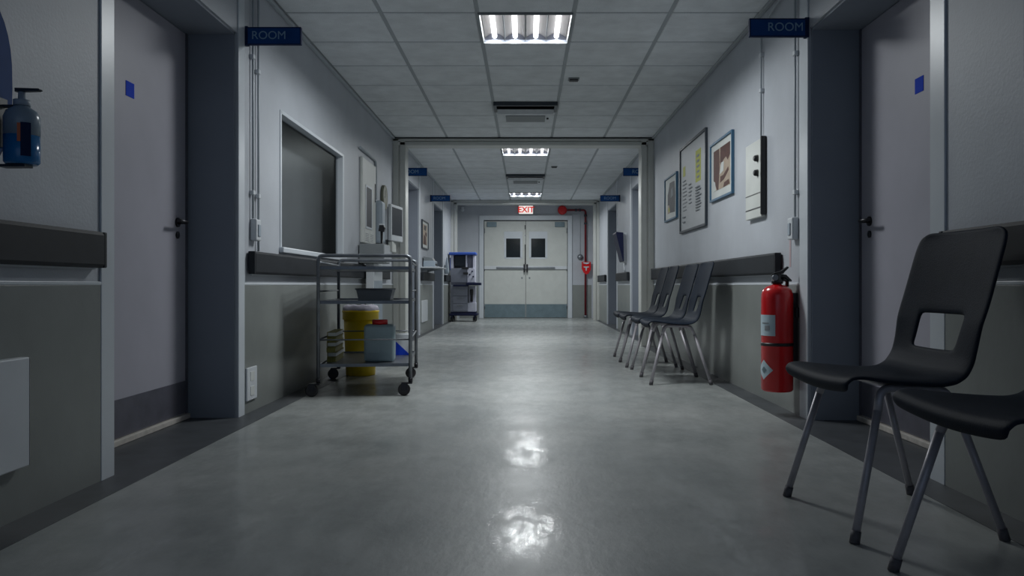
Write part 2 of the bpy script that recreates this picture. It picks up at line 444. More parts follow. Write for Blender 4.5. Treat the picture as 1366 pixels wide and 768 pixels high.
# ------------------------------------------------------------ double exit door at the end
mb = MB(); fw = .095
mb.box(DX0-fw,DX0,YE-.03,YE+.02,0,DZ+fw,bev=.004); mb.box(DX1,DX1+fw,YE-.03,YE+.02,0,DZ+fw,bev=.004); mb.box(DX0,DX1,YE-.03,YE+.02,DZ,DZ+fw,bev=.004)
structure('trim_%d'%k, mb, 'trim'); k+=1
mb = MB(); mb.box(DX0,DX1,YE+.06,YE+.08,0,DZ); structure('trim_%d'%k, mb, 'acdark'); k+=1   # dark backing sheet painting the shade behind leaves
for n, s in ((7,-1),(8,1)):
    xc = .005; g = .004
    xo = DX0+.012 if s<0 else DX1-.012; xi = xc+s*g
    x0,x1 = min(xo,xi),max(xo,xi); yf = YE+.0
    wx0,wx1 = (xc-.415,xc-.115) if s<0 else (xc+.115,xc+.415)
    mb = MB()
    mb.box(x0,x1,yf,yf+.045,.008,1.28); mb.box(x0,x1,yf,yf+.045,1.83,DZ-.02)
    mb.box(x0,wx0-.045,yf,yf+.045,1.28,1.83); mb.box(wx1+.045,x1,yf,yf+.045,1.28,1.83)
    d = mb.obj('door_%d'%n,'offwhite',kind='structure')
    mb = MB(); mb.box(wx0-.045,wx0,yf-.006,yf+.035,1.27,1.70,bev=.002); mb.box(wx1,wx1+.045,yf-.006,yf+.035,1.27,1.70,bev=.002); mb.box(wx0-.045,wx1+.045,yf-.004,yf+.035,1.685,1.835,bev=.003); mb.box(wx0-.03,wx1+.03,yf-.006,yf+.035,1.255,1.285,bev=.002)
    mb.obj('window_frame','trim',d)
    mb = MB(); mb.box(wx0,wx1,yf+.012,yf+.02,1.28,1.69); mb.obj('pane','dkglass',d)
    mb = MB(); mb.box(x0+.005,x1-.005,yf-.003,yf,.012,.295); mb.obj('kick_plate','endplate',d)
    mb = MB(); mb.box(x0,x1,yf-.035,yf,1.03,1.10,bev=.008)
    mb.obj('panic_bar','white',d)
    bx0,bx1 = (xc-.62,xc-.04) if s<0 else (xc+.04,xc+.62)
    mb = MB(); mb.box(bx0,bx1,yf-.06,yf-.035,1.045,1.085,bev=.008); mb.obj('push_pad','steel',d)
    mb = MB(); mb.box(xc+s*.03-.018,xc+s*.03+.018,yf-.06,yf-.002,.98,1.14,bev=.008); mb.tube([(xc+s*.03,yf-.07,1.01),(xc+s*.03,yf-.07,.97)],.012); mb.obj('latch','dkmetal',d)
    mb = MB(); mb.lathe([(.018,0),(.018,-.01)],(xc+s*.08,yf,.85),'y'); mb.obj('lock','steel',d)
    cx = (x0+.055,x0+.26) if s<0 else (x1-.26,x1-.055)
    mb = MB(); mb.box(cx[0],cx[1],yf-.03,yf,1.93,2.035,bev=.006); mb.obj('door_closer','endplate',d)
    for hz in (.25,1.05,1.85):
        hx = x0+.004 if s<0 else x1-.004
        mb = MB(); mb.tube([(hx,yf-.01,hz-.05),(hx,yf-.01,hz+.05)],.009); mb.obj('hinge','steel',d)
    if s < 0:
        mb = MB(); mb.tube([(xc-.012,yf-.012,1.14),(xc-.012,yf-.012,1.56)],.008); mb.box(xc-.022,xc-.002,yf-.02,yf,1.88,1.97,bev=.002); mb.obj('vertical_rod','dkmetal',d)
        mb = MB(); mb.lathe([(.012,0),(.012,-.008)],(xc-.012,yf,1.75),'y'); mb.obj('peephole','steel',d)

# ------------------------------------------------------------ bumper rails
def rail(xf, y0, y1, label, ends=(0,1)):
    s = math.copysign(1,xf); z0,z1 = .76,.885
    t = thing('bumper_rail', label, 'wall bumper', (xf,(y0+y1)/2,z0), 0, None)
    L = (y1-y0)/2; h = z1-z0
    x0 = -s*.0085; x1 = -s*.045
    pts = [(x0,.0),(x1+s*.006,.0),(x1,.012),(x1,h-.012),(x1+s*.006,h),(x0,h)]
    mb = MB(); mb.prism(pts,'y',-L+.02,L-.02); mb.obj('rail_body','rail',t)
    for e in (-1,1):
        mb = MB(); a, b_ = sorted((e*(L-.02), e*L)); mb.box(min(x0,x1),max(x0,x1),a,b_,0,h,bev=.004); mb.obj('end_cap','rail',t)
    mb = MB(); mb.box(min(x0,-s*.0085-s*.012),max(x0,-s*.0085-s*.012),-L+.03,L-.03,-.006,0); mb.obj('mounting_strip','trim',t)
    return t
rail(XL, Y0+.02, 2.81, 'long black wall bumper at far left, in front of the left doorway')
rail(XL, 4.34, 8.70, 'black wall bumper running below the left window, behind the shelf trolley')
rail(XR, Y0+.02, 2.75, 'black wall bumper on right wall behind the two nearest chairs')
rail(XR, 4.55, 9.05, 'black wall bumper behind the row of four chairs, above the red extinguisher')
rail(FL, 11.22, 12.62, 'short black wall bumper under the small picture, left far wall')
rail(FR, 11.22, 12.62, 'short black wall bumper under the tilted screen on the right far wall')
rail(FL, 14.42, 15.6, 'short wall bumper left of the blue-topped medical machine')
rail(FR, 14.42, 15.78, 'short wall bumper at far right beside the exit door wall')

# ------------------------------------------------------------ ceiling lights
LW = 6.5
def make_light():
    t = thing('ceiling_light','x','ceiling light',(0,4.95,H),0,'fluorescent ceiling lights')
    mb = MB(); w=.285; h=.06
    mb.box(-w,w,.015,.585,h,h+.012,m='reflector')
    for a,b_ in ((-w-.004,-w),(w,w+.004)): mb.box(a,b_,.015,.585,-.001,h,m='reflector')
    for a,b_ in ((.011,.016),(.584,.589)): mb.box(-w,w,a,b_,-.001,h,m='machgrey')
    # curved reflector in each bay
    for i in range(4):
        xc = -w+(i+.5)*w/2
        pts=[(xc-w/4+.002, .012)]
        for q in range(9):
            u=-1+q/4; pts.append((xc+u*(w/4-.004), h-.002-.030*u*u))
        pts.append((xc+w/4-.002,.012)); pts=[(p[0],p[1]) for p in pts[1:-1]]
        lo=pts; hi=[(p[0],h) for p in pts][::-1]
        mb.prism(lo+hi,'y',.016,.584,m='reflector')
    mb.obj('housing','reflector',t)
    for i in range(3):
        xc = -w+(i+1)*w/2
        mb = MB(); mb.box(xc-.003,xc+.003,.016,.584,.002,.045); mb.obj('divider','steel',t)
    for i in range(4):
        xc = -w+(i+.5)*w/2
        mb = MB(); mb.tube([(xc,.03,.034),(xc,.57,.034)],.0175,seg=10); mb.obj('tube','tube',t)
    mb = MB(); 
    mb.box(-.298,.298,.002,.011,-.010,.002); mb.box(-.298,.298,.589,.598,-.010,.002); mb.box(-.298,-.289,.011,.589,-.010,.002); mb.box(.289,.298,.011,.589,-.010,.002)
    mb.obj('frame','acgrey',t)
    return t
L1 = make_light(); L1['label'] = 'nearest and largest lit four-tube ceiling light'
for _ly in light_y:
    for _i in range(4):
        ld = bpy.data.lights.new('tube_lamp','AREA'); ld.shape='RECTANGLE'; ld.size=.036; ld.size_y=.54; ld.energy=LW; ld.color=(.94,.985,1.0)
        lo_ = bpy.data.objects.new('tube_lamp', ld); COL.objects.link(lo_); lo_.location=(-.285+(_i+.5)*.1425,_ly+.30,H+.0155)
dup(L1,(0,9.75,H),0,'lit four-tube ceiling light just past the first doorway portal')
dup(L1,(0,14.55,H),0,'smallest, farthest lit four-tube ceiling light, above the exit sign')

# air conditioning cassettes
def make_ac():
    t = thing('air_vent_unit','x','air conditioner',(0,7.35,H),0,'ceiling air units')
    mb = MB(); mb.box(-.298,.298,.0,.03,-.035,0,bev=.003); mb.box(-.298,-.27,.03,.30,-.035,0,bev=.003); mb.box(.27,.298,.03,.30,-.035,0,bev=.003); mb.obj('frame','darkfr',t)
    mb = MB(); mb.box(-.27,.27,.03,.26,-.006,-.001); mb.obj('air_slot','acdark',t)
    for i in range(3):
        mb = MB(); y=.06+i*.06; mb.prism([(y,-.03),(y+.004,-.028),(y+.035,-.008),(y+.031,-.008)],'x',-.268,.268); mb.obj('louver','acdark',t)
    mb = MB(); mb.prism([(.24,-.001),(.27,-.055),(.585,-.075),(.60,-.05),(.60,-.001)],'x',-.262,.262); mb.obj('body','ceil',t)
    mb = MB(); mb.prism([(.32,-.060),(.32,-.0645),(.53,-.0785),(.53,-.070)],'x',-.19,.19); mb.obj('intake_panel','acgrey',t)
    mb = MB(); mb.box(.205,.225,.40,.43,-.075,-.06); mb.obj('indicator','acdark',t)
    return t
a1 = make_ac(); a1['label'] = 'larger dark-slotted air unit in the ceiling before the first portal'
dup(a1,(0,12.15,H),0,'smaller dark-slotted air unit between the two far ceiling lights')
for (x,y,l) in ((.395,6.53,'small dark ceiling sensor near the larger air unit'),(.41,11.36,'tiny dark ceiling sensor beyond the first portal')):
    t = thing('ceiling_sensor', l, 'sensor', (x,y,H-.001))
    mb = MB(); mb.box(-.045,.045,-.045,.045,-.008,0,bev=.003); mb.obj('base','acgrey',t)
    mb = MB(); mb.box(-.036,.036,-.03,.03,-.018,-.008,bev=.003); mb.obj('cover','acdark',t)

# ------------------------------------------------------------ ROOM signs
def sign(x, y, z, s, label, tx):
    t = thing('room_sign', label, 'sign', (x,y,z))
    w,h=.300,.096
    x0,x1 = (0,w) if s<0 else (-w,0)
    off = .009 if s<0 else -.009
    x0+=off; x1+=off
    mb = MB(); mb.box(x0,x1,-.012,.012,-h/2,h/2,bev=.003,m='signedge'); mb.obj('sign_board','signedge',t)
    mb = MB(); mb.box(x0+.006,x1-.006,-.0135,-.012,-h/2+.005,h/2-.008); mb.obj('sign_face','bluesign',t)
    text_mesh('lettering','ROOM',.062,'signtext',t,(x0+tx*w,-.0142,0),(PI/2,0,0))
    mb = MB(); a,b_ = sorted((0,off*2.4)); mb.box(a,b_,-.016,.016,-h/2-.004,h/2+.004,bev=.003); mb.obj('bracket','signedge',t)
    return t
sign(XL,4.31,2.045,-1,'blue ROOM sign at top left, nearest on the left wall',.42)
sign(XR,4.14,2.035,1,'blue ROOM sign at top right, nearest on the right wall',.62)
sign(FL,9.48,2.045,-1,'blue ROOM sign on left wall just beyond the first portal',.36)
sign(FR,9.48,2.045,1,'blue ROOM sign on right wall just beyond the first portal',.66)
sign(FL,12.37,2.045,-1,'farthest blue ROOM sign on the left wall',.45)
sign(FR,12.37,2.045,1,'farthest blue ROOM sign on the right wall',.5)

# ------------------------------------------------------------ conduits and switches
def wall_switch(xf, y, z, label):
    s = math.copysign(1,xf)
    t = thing('wall_switch', label, 'switch', (xf,y,z))
    def sd(a,b_): return min(a,b_),max(a,b_)
    a,b_ = sd(0,-s*.038); mb = MB(); mb.box(a,b_,-.04,.04,-.06,.06,bev=.008); mb.obj('box','white',t)
    a,b_ = sd(-s*.038,-s*.044); mb = MB(); mb.box(a,b_,-.018,.018,-.035,.03,bev=.002); mb.obj('rocker','palebl',t)
wall_switch(XL,4.43,1.005,'white surface switch box at end of the left conduit')
wall_switch(XR,4.32,1.005,'white surface switch box at end of the right conduit')
def conduit(pts, label, clips, xf, r=.0062):
    s = math.copysign(1,xf)
    t = thing('conduit', label, 'pipe', pts[-1])
    o = Vector(pts[-1])
    mb = MB(); mb.tube([p-o for p in arcpath(pts,.06)],r,seg=10); mb.obj('pipe','conduit',t)
    for (y,z) in clips:
        mb = MB(); x = xf; a,b_ = sorted((x, x-s*.024)); mb.box(a-o.x,b_-o.x,y-.016-o.y,y+.016-o.y,z-.012-o.z,z+.012-o.z,bev=.003); mb.obj('clip','white',t)
x = XL+.014
conduit([(x,4.40,H-.02),(x,4.40,1.067)],'pale conduit dropping to the left switch box',[(4.40,1.96),(4.40,1.21)],XL)
conduit([(x,4.49,H-.02),(x,4.49,.89)],'second conduit, reaching down to the bumper, left of the big window',[(4.49,1.9),(4.49,1.2)],XL)
x = XR-.014
conduit([(x,4.30,H-.02),(x,4.30,1.067)],'pale conduit dropping to the right switch box',[(4.30,1.95),(4.30,1.20)],XR)
conduit([(x,4.37,2.335),(x,4.60,2.335),(x,4.92,2.27),(x,4.92,1.615)],'bent conduit running down into the white and black wall panel',[(4.92,2.12),(4.92,1.90)],XR)
# sockets and white plates
def wallplate(xf,y0,y1,z0,z1,t_,name,label,cat,parts=()):
    s = math.copysign(1,xf); o=(xf-s*.006,(y0+y1)/2,(z0+z1)/2)
    t = thing(name,label,cat,o)
    L=(y1-y0)/2; h=(z1-z0)/2
    a,b_=sorted((0,-s*t_)); mb=MB(); mb.box(a,b_,-L,L,-h,h,bev=.004); mb.obj('plate','white',t)
    for (yy,zz,w,hh,m) in parts:
        a,b_=sorted((-s*t_,-s*(t_+.002))); mb=MB(); mb.box(a,b_,yy-w,yy+w,zz-hh,zz+hh); mb.obj('outlet' if cat=='socket' else 'edge',m,t)
    return t
wallplate(XL,4.30,4.46,.07,.25,.012,'wall_socket','white double wall socket low beside the left doorway','socket',[(0,.04,.03,.025,'paper'),(0,-.04,.03,.025,'paper')])
t = wallplate(XL,1.95,2.385,.16,.485,.03,'wall_panel','large white panel low on the near left wall','panel')
mb=MB(); mb.box(.0,.031,.2176,.2185,-.16,.16); mb.obj('edge_strip','thresh',t)
wallplate(FL,11.25,11.85,.17,.48,.02,'wall_panel','small white panel on the left far dado, below the picture','panel')
mb=MB(); o=mb.box(-.002,0,-.012,.012,-.10,.10).obj('tape_strip','pink',None,(XR,4.42,.90)); tag(o,'thin pink tape strip on the wall above the extinguisher','tape')

# ------------------------------------------------------------ electrical panel right wall
t = thing('wall_panel_box','white wall panel with black side and two dark knobs, right wall','control panel',(XR,5.04,1.365))
mb=MB(); mb.box(-.030,-.0005,-.17,.17,-.245,.235,bev=.004); mb.obj('box','offwhite',t)
mb=MB(); mb.box(-.036,-.0005,-.19,-.17,-.235,.245,bev=.006); mb.obj('side_rail','black',t)
for z in (.12,.03):
    mb=MB(); mb.lathe([(.022,0),(.018,-.02),(.012,-.026)],(-.030,-.10,z),'x'); mb.obj('knob','black',t)
mb=MB(); mb.box(-.0315,-.030,-.165,.165,-.098,-.093); mb.box(-.0315,-.030,-.165,.165,-.19,-.183); mb.obj('seam','dkmetal',t)

# ------------------------------------------------------------ framed prints on right wall
def framed(xf, y0, y1, z0, z1, fm, label, cat, content, fw=.017, ground='paper'):
    s = math.copysign(1,xf)
    t = thing('framed_'+cat, label, 'picture' if cat!='noticeboard' else 'poster', (xf,(y0+y1)/2,(z0+z1)/2))
    L=(y1-y0)/2; h=(z1-z0)/2
    def bx(mb,xa,xb,a,b_,c,d,**k): mb.box(min(xa,xb),max(xa,xb),a,b_,c,d,**k)
    mb=MB(); X0,X1=-s*.0005,-s*.022
    bx(mb,X0,X1,-L,-L+fw,-h,h,bev=.002); bx(mb,X0,X1,L-fw,L,-h,h,bev=.002); bx(mb,X0,X1,-L+fw,L-fw,-h,-h+fw,bev=.002); bx(mb,X0,X1,-L+fw,L-fw,h-fw,h,bev=.002)
    mb.obj('frame',fm,t)
    mb=MB(); bx(mb,-s*.0005,-s*.010,-L+fw,L-fw,-h+fw,h-fw); mb.obj('mount',ground,t)
    # content polygons in unit coords seen from the corridor: u from viewer-left to right, v up
    mb=MB(); lev=0
    for (m,poly) in content:
        lev+=1
        a = -s*.010; b_= -s*(.0106+.0003*lev)
        pts=[]
        for u,v in poly:
            yy = (L-fw)*(1-2*u) if s>0 else (L-fw)*(2*u-1)
            pts.append((yy,(h-fw)*(2*v-1)))
        mb.prism(pts,'x',a,b_,m=m)
    mb.obj('print','paper',t)
    return t
def R(u0,v0,u1,v1): return [(u0,v0),(u1,v0),(u1,v1),(u0,v1)]
framed(XR,5.6,6.27,1.345,1.795,'bluefr','blue-framed print with brown and cream shapes, nearest picture on right wall','print',[
    ('beige',R(.12,.14,.90,.88)),
    ('brown',[(.12,.35),(.30,.14),(.36,.14),(.42,.55),(.40,.88),(.12,.88)]),
    ('brown',[(.46,.88),(.44,.62),(.52,.50),(.58,.62),(.72,.66),(.80,.58),(.90,.66),(.90,.88)]),
    ('paper',[(.10,.14),(.24,.14),(.20,.30),(.12,.34)]),
    ('paper',[(.42,.40),(.60,.44),(.62,.60),(.50,.60)]),
    ('brown',[(.45,.25),(.62,.28),(.84,.40),(.82,.46),(.60,.36),(.46,.36)]),
    ('brown',[(.60,.14),(.88,.16),(.84,.24),(.64,.22)])])
txt = []
def lines(u0,u1,v0,v1,n,m='papergrey'):
    for i in range(n):
        v = v0+(v1-v0)*i/max(1,n-1); w=(u1-u0)*random.uniform(.6,1); txt.append((m,R(u0,v-.006,u0+w,v+.006)))
txt.append(('posteryel',R(.62,.50,.82,.86))); txt.append(('posteryel',R(.10,.66,.20,.78)))
for i in range(5): txt.append(('papergrey',R(.67,.54+.06*i,.77,.565+.06*i)))
lines(.10,.30,.24,.60,9); lines(.36,.50,.30,.52,6); lines(.64,.84,.18,.44,9); lines(.10,.26,.10,.16,2)
framed(XR,6.42,7.50,1.18,1.972,'darkfr','tall dark-framed notice with yellow columns, between the two blue-framed prints','noticeboard',txt,.022,'postergrey')
framed(XR,7.67,8.32,1.35,1.797,'bluefr','blue-framed dark print farthest along the near right wall','print',[
    ('printdk',[(.2,.16),(.85,.12),(.88,.5),(.82,.86),(.4,.88),(.22,.6)]),('beige',[(.2,.14),(.42,.14),(.36,.34),(.22,.36)]),
    ('papergrey',[(.5,.5),(.7,.54),(.66,.74),(.52,.7)]),('posteryel',[(.30,.18),(.40,.18),(.38,.28),(.30,.28)])])
framed(FL,11.3,12.0,1.225,1.635,'darkfr','small dark-framed picture on the left far wall','print',[
    ('beige',R(.15,.12,.85,.9)),('brown',[(.2,.12),(.7,.12),(.6,.45),(.3,.5)]),('printdk',[(.3,.7),(.6,.66),(.7,.86),(.35,.86)]),('brown',[(.5,.5),(.8,.45),(.8,.6),(.55,.62)])])

# ------------------------------------------------------------ chairs
def shell_mesh(hole=4):
    prof = [(-.200,.394),(-.213,.403),(-.217,.417),(-.205,.431),(-.17,.437),(-.10,.434),(-.02,.428),(.05,.425),(.090,.432),(.120,.450),(.144,.487),(.161,.53),(.175,.572),(.188,.612),(.206,.67),(.223,.73),(.240,.79),(.256,.842),(.264,.868)]
    # densify
    P=[]
    for (a,b_) in zip(prof,prof[1:]):
        for q in range(2): P.append((a[0]+(b_[0]-a[0])*q/2, a[1]+(b_[1]-a[1])*q/2))
    P.append(prof[-1])
    n=len(P); lens=[0]
    for i in range(1,n): lens.append(lens[-1]+math.dist(P[i],P[i-1]))
    tot=lens[-1]; bm=bmesh.new(); NV=16; grid=[]
    for i,(x,z) in enumerate(P):
        s=lens[i]/tot
        w=.228+.004*math.sin(s*PI)
        if .38<s<.72: w-=.010*math.sin((s-.38)/.34*PI)**2
        d0=lens[i]; d1=tot-lens[i]; rc=.05
        if d0<rc: w-= rc-math.sqrt(max(0,rc*rc-(rc-d0)**2))
        if d1<rc: w-= rc-math.sqrt(max(0,rc*rc-(rc-d1)**2))
        row=[]
        back = max(0,min(1,(s-.5)/.15)); 
        for j in range(NV+1):
            v=-1+2*j/NV
            dx=-.020*back*v*v; dz=(.012*v*v*(1-back)) - (.016*v**8*(1-back)*min(1,max(0,(s-.08)/.12)))
            row.append(bm.verts.new((x+dx, v*w, z+dz)))
        grid.append(row)
    for i in range(n-1):
        zc=(P[i][1]+P[i+1][1])/2
        for j in range(NV):
            if P[i][0]>.12 and .515<zc<.612 and hole<=j<NV-hole: continue
            bm.faces.new((grid[i][j],grid[i][j+1],grid[i+1][j+1],grid[i+1][j]))
    for f in bm.faces: f.smooth=True
    bmesh.ops.recalc_face_normals(bm, faces=bm.faces)
    me=bpy.data.meshes.new('shell'); bm.to_mesh(me); bm.free(); me.materials.append(M['chair'])
    return me
def make_chair(label):
    t = thing('stacking_chair', label, 'chair', (0,0,0), 0, 'charcoal plastic stacking chairs')
    sh = bpy.data.objects.new('seat_shell', shell_mesh()); COL.objects.link(sh); sh.parent=t
    md=sh.modifiers.new('thick','SOLIDIFY'); md.thickness=.011; md.offset=0
    md=sh.modifiers.new('sub','SUBSURF'); md.levels=1; md.render_levels=1
    zt=.412
    mb=MB()
    for s in (-1,1):
        mb.tube(arcpath([(-.117,s*.192,.350),(-.10,s*.175,zt),(.085,s*.175,zt-.004),(.108,s*.192,.350)],.035),.0118)
    mb.tube([(-.03,-.175,zt-.004),(-.03,.175,zt-.004)],.009); mb.tube([(.06,-.175,zt-.008),(.06,.175,zt-.008)],.009)
    mb.obj('frame','chrome',t)
    for s in (-1,1):
        for (a,b_) in (((-.117,s*.192,.352),(-.205,s*.24,.012)),((.108,s*.192,.352),(.215,s*.24,.012))):
            mb=MB(); mb.tube([a,b_],.0112); lg=mb.obj('leg','chrome',t)
            mb=MB(); v=Vector(b_); d=(Vector(a)-v).normalized(); mb.tube([Vector((v.x,v.y,0))-Vector((d.x,d.y,0))*.006,v+d*.022],.0138,seg=12); mb.obj('rubber_foot','foot',lg)
    for s in (-1,1):
        mb=MB(); mb.lathe([(.009,0),(.007,-.003)],(.205,s*.14,.655),'x',seg=10)
        mb.bm.free()
    return t
CX=1.085
c0 = make_chair('charcoal plastic chair with square back hole, beside the right doorway')
c0.location=(CX,2.41,0); c0.rotation_euler.z=math.radians(3)
dup(c0,(CX+.028,1.715,0),math.radians(1.5),'nearest chair, cut off by the right edge of the photo')
narrow = shell_mesh(6)
def rowchair(*a):
    r = dup(c0,*a)
    for ch in r.children:
        if ch.name.startswith('seat_shell'): ch.data = narrow
rowchair((CX,5.82,0),0,'nearest chair of the row of four by the right wall')
rowchair((CX+.005,6.36,0),math.radians(1),'second nearest chair of the row of four by the right wall')
rowchair((CX-.02,7.00,0),0,'third chair of the row of four, just past the small gap')
rowchair((CX-.01,7.54,0),0,'farthest chair of the row of four, mostly hidden by the third')

# ------------------------------------------------------------ fire extinguisher
t = thing('fire_extinguisher','red fire extinguisher hung on the right wall','fire extinguisher',(1.362,4.31,.128))
mb=MB(); r=.084
mb.lathe([(r*.9,0),(r,.010),(r,.50),(r*.985,.522),(r*.90,.545),(r*.70,.562),(r*.38,.572),(.022,.576),(.022,.590)],seg=40); mb.obj('cylinder','red',t)
mb=MB(); mb.lathe([(r+.0015,.245),(r+.0015,.262)],seg=40); mb.obj('strap','black',t)
mb=MB(); mb.lathe([(.030,.578),(.030,.598),(.022,.602),(.022,.628),(.014,.634)],seg=20); mb.obj('valve','black',t)
mb=MB(); mb.prism([(-.03,.620),(.04,.612),(.072,.590),(.076,.598),(.045,.628),(-.03,.632)],'y',-.012,.012)
mb.prism([(-.022,.636),(.02,.648),(.055,.672),(.060,.665),(.03,.636),(-.02,.628)],'y',-.012,.012); mb.obj('handle','black',t)
mb=MB(); mb.lathe([(.016,0),(.016,-.014)],(-.020,-.020,.612),'y',seg=16); mb.obj('gauge','steel',t)
mb=MB(); mb.tube(arcpath([(.02,0,.605),(.055,.0,.600),(.070,.06,.52),(.070,.075,.30),(.06,.075,.22)],.05),.010); mb.obj('hose','black',t)
def arcpatch(a0,a1,z0,z1,m,name,rr=r+.001,diamond=False):
    mb=MB(); n=10; fs=[]
    rows=[]
    for i in range(n+1):
        a=a0+(a1-a0)*i/n; u=i/n
        if diamond: h=(z1-z0)/2*(1-abs(2*u-1)); zc=(z0+z1)/2; lo,hi=zc-h-.0005,zc+h+.0005
        else: lo,hi=z0,z1
        rows.append((mb.bm.verts.new((rr*math.cos(a),rr*math.sin(a),lo)),mb.bm.verts.new((rr*math.cos(a),rr*math.sin(a),hi))))
    for p,q in zip(rows,rows[1:]): mb.bm.faces.new((p[0],q[0],q[1],p[1]))
    o=mb.obj(name,m,t); md=o.modifiers.new('thick','SOLIDIFY'); md.thickness=.0008; md.offset=1; return o
arcpatch(math.radians(172),math.radians(246),.30,.412,'label','instruction_label')
arcpatch(math.radians(190),math.radians(222),.365,.371,'papergrey','label_print',r+.0024)
arcpatch(math.radians(205),math.radians(226),.33,.355,'papergrey','label_print',r+.0024)
arcpatch(math.radians(160),math.radians(238),.065,.17,'label','diamond_label',diamond=True)
arcpatch(math.radians(188),math.radians(214),.098,.135,'endplate','diamond_print',r+.0024,diamond=True)
mb=MB(); mb.box(.070,.1065,-.03,.03,.10,.53,bev=.003); mb.box(.084,.1065,-.05,.05,.40,.45); mb.obj('wall_bracket','black',t)

# ------------------------------------------------------------ steel trolley (left)
TW,TD=.573,.955
TA=math.radians(5.7)
TROT=Matrix.Rotation(TA,4,'Z')
TC=Vector((-1.0625,5.50,0))
t = thing('shelf_trolley','dark steel three-shelf trolley on wheels by the left wall','trolley',TC,TA)
w,d=TW/2,TD/2
for s in (-1,1):
    mb=MB(); mb.tube(arcpath([(-w,s*d,.10),(-w,s*d,.885),(w,s*d,.885),(w,s*d,.10)],.035),.0115); mb.obj('end_frame','trolley',t)
for z in (.845,.355,):
    for s in (-1,1):
        mb=MB(); mb.tube([(s*w,-d,z),(s*w,d,z)],.006,seg=8); mb.obj('side_rail','trolley',t)
for s in (-1,1):
    mb=MB(); mb.tube([(-w,s*d,.355),(w,s*d,.355)],.005,seg=8); mb.obj('guard_rail','trolley',t)
for s in (-1,1):
    mb=MB(); mb.tube([(s*w,-d,.66),(s*w,d,.66)],.005,seg=8); mb.obj('side_rail','trolley',t)
for z in (.802,.585,.188):
    mb=MB(); mb.box(-w+.012,w-.012,-d+.008,d-.008,z,z+.006)
    for (a,b_,c,e) in ((-w+.010,w-.010,-d+.004,-d+.009),(-w+.010,w-.010,d-.009,d-.004),(-w+.006,-w+.012,-d+.008,d-.008),(w-.012,w-.006,-d+.008,d-.008)):
        mb.box(a,b_,c,e,z-.004,z+.016)
    mb.obj('shelf','trolley',t)
for sx in (-1,1):
    for sy in (-1,1):
        x=sx*w; y=sy*d
        mb=MB(); mb.lathe([(.014,.082),(.014,.112)],(x,y,0),seg=14); mb.box(x-.056,x+.012,y-.022,y+.022,.075,.084,bev=.003)
        mb.box(x-.058,x-.018,y-.022,y-.018,.035,.078); mb.box(x-.058,x-.018,y+.018,y+.022,.035,.078)
        c=mb.obj('caster','dkmetal',t)
        mb=MB(); mb.lathe([(.032,-.015),(.039,-.010),(.039,.010),(.032,.015)],(x-.040,y,.039),'y',seg=24); mb.lathe([(.014,-.018),(.014,.018)],(x-.040,y,.039),'y',seg=12); mb.obj('wheel','conedge',c)
def onT(x,y,z): v=TROT@Vector((x,y,0)); return (TC.x+v.x,TC.y+v.y,z)
# basin on the middle shelf
bs = thing('steel_basin','grey steel tub on the middle shelf of the trolley','tub',onT(.03,.02,.5915),TA)
mb=MB()
def frust(mb,w0,d0,w1,d1,z0,z1,m=None):
    V=[mb.bm.verts.new((sx*ww,sy*dd,z)) for (ww,dd,z) in ((w0,d0,z0),(w1,d1,z1)) for (sx,sy) in ((-1,-1),(1,-1),(1,1),(-1,1))]
    F=[mb.bm.faces.new(V[0:4][::-1]),mb.bm.faces.new(V[4:8])]
    for i in range(4): F.append(mb.bm.faces.new((V[i],V[(i+1)%4],V[4+(i+1)%4],V[4+i])))
    if m: mb._mark(F,m)
frust(mb,.098,.14,.114,.155,.0,.006); 
for (x0,x1,y0,y1) in ((-1,1,-1,-1),(-1,1,1,1)):
    mb.prism([(-.100,.004),(.100,.004),(.120,.080),(-.120,.080)],'y',(.15 if y0>0 else -.154),(.154 if y0>0 else -.15))
for s in (-1,1):
    mb.prism([(s*.100,.004),(s*.104,.004),(s*.122,.080),(s*.118,.080)],'y',-.15,.15)
mb.obj('bowl','acgrey',bs)
mb=MB(); mb.tube([(-.124,-.158,.081),(.124,-.158,.081),(.124,.158,.081),(-.124,.158,.081),(-.124,-.158,.081)],.005,seg=8); mb.obj('rim','steel',bs)
# jerrycan on bottom shelf
bs = thing('jerrycan','milky grey-blue plastic canister with red lid on the trolley bottom shelf','canister',onT(.075,-.22,.1945),TA)
mb=MB(); mb.box(-.100,.100,-.07,.07,0,.245,bev=.022,seg=4); o=mb.obj('body','can',bs)
for p in o.data.polygons: p.use_smooth=True
mb=MB(); mb.lathe([(.052,.243),(.052,.272),(.046,.277)],seg=28); mb.obj('lid','red',bs)
mb=MB(); mb.box(-.075,.0,-.072,-.0698,.06,.16,bev=.0005,seg=1); mb.obj('embossed_panel','can',bs)
# files at left edge
for i in range(6):
    bs = thing('file_folder',['lowest','second lowest','third lowest','third highest','second highest','topmost'][i]+' olive folder in the pile at the left of the trolley bottom shelf','folder',onT(-.234+random.uniform(-.004,.004),-.07+random.uniform(-.02,.02),.1945+i*.033),TA+random.uniform(-.01,.01),'pile of olive folders')
    mb=MB(); mb.box(-.030,.030,-.19,.19,0,.003,m='olive'); mb.box(-.030,.030,-.19,.19,.028,.031,m='olive'); mb.box(-.030,-.027,-.19,.19,.003,.028,m='olive'); mb.obj('cover','olive',bs)
    mb=MB(); mb.box(-.026,.025,-.183,.183,.004,.027); mb.obj('pages','paper' if i%2 else 'olive',bs)
# white carton with blue corner
bs = thing('carton','small white carton with a blue corner on the trolley bottom shelf','box',onT(.205,.28,.1945),TA)
mb=MB(); mb.box(-.055,.055,-.06,.06,0,.15,bev=.002); mb.obj('box','white',bs)
mb=MB(); mb.prism([(-.054,.001),(.05,.001),(-.054,.10)],'y',-.0615,-.060); mb.obj('blue_print','sticker',bs)

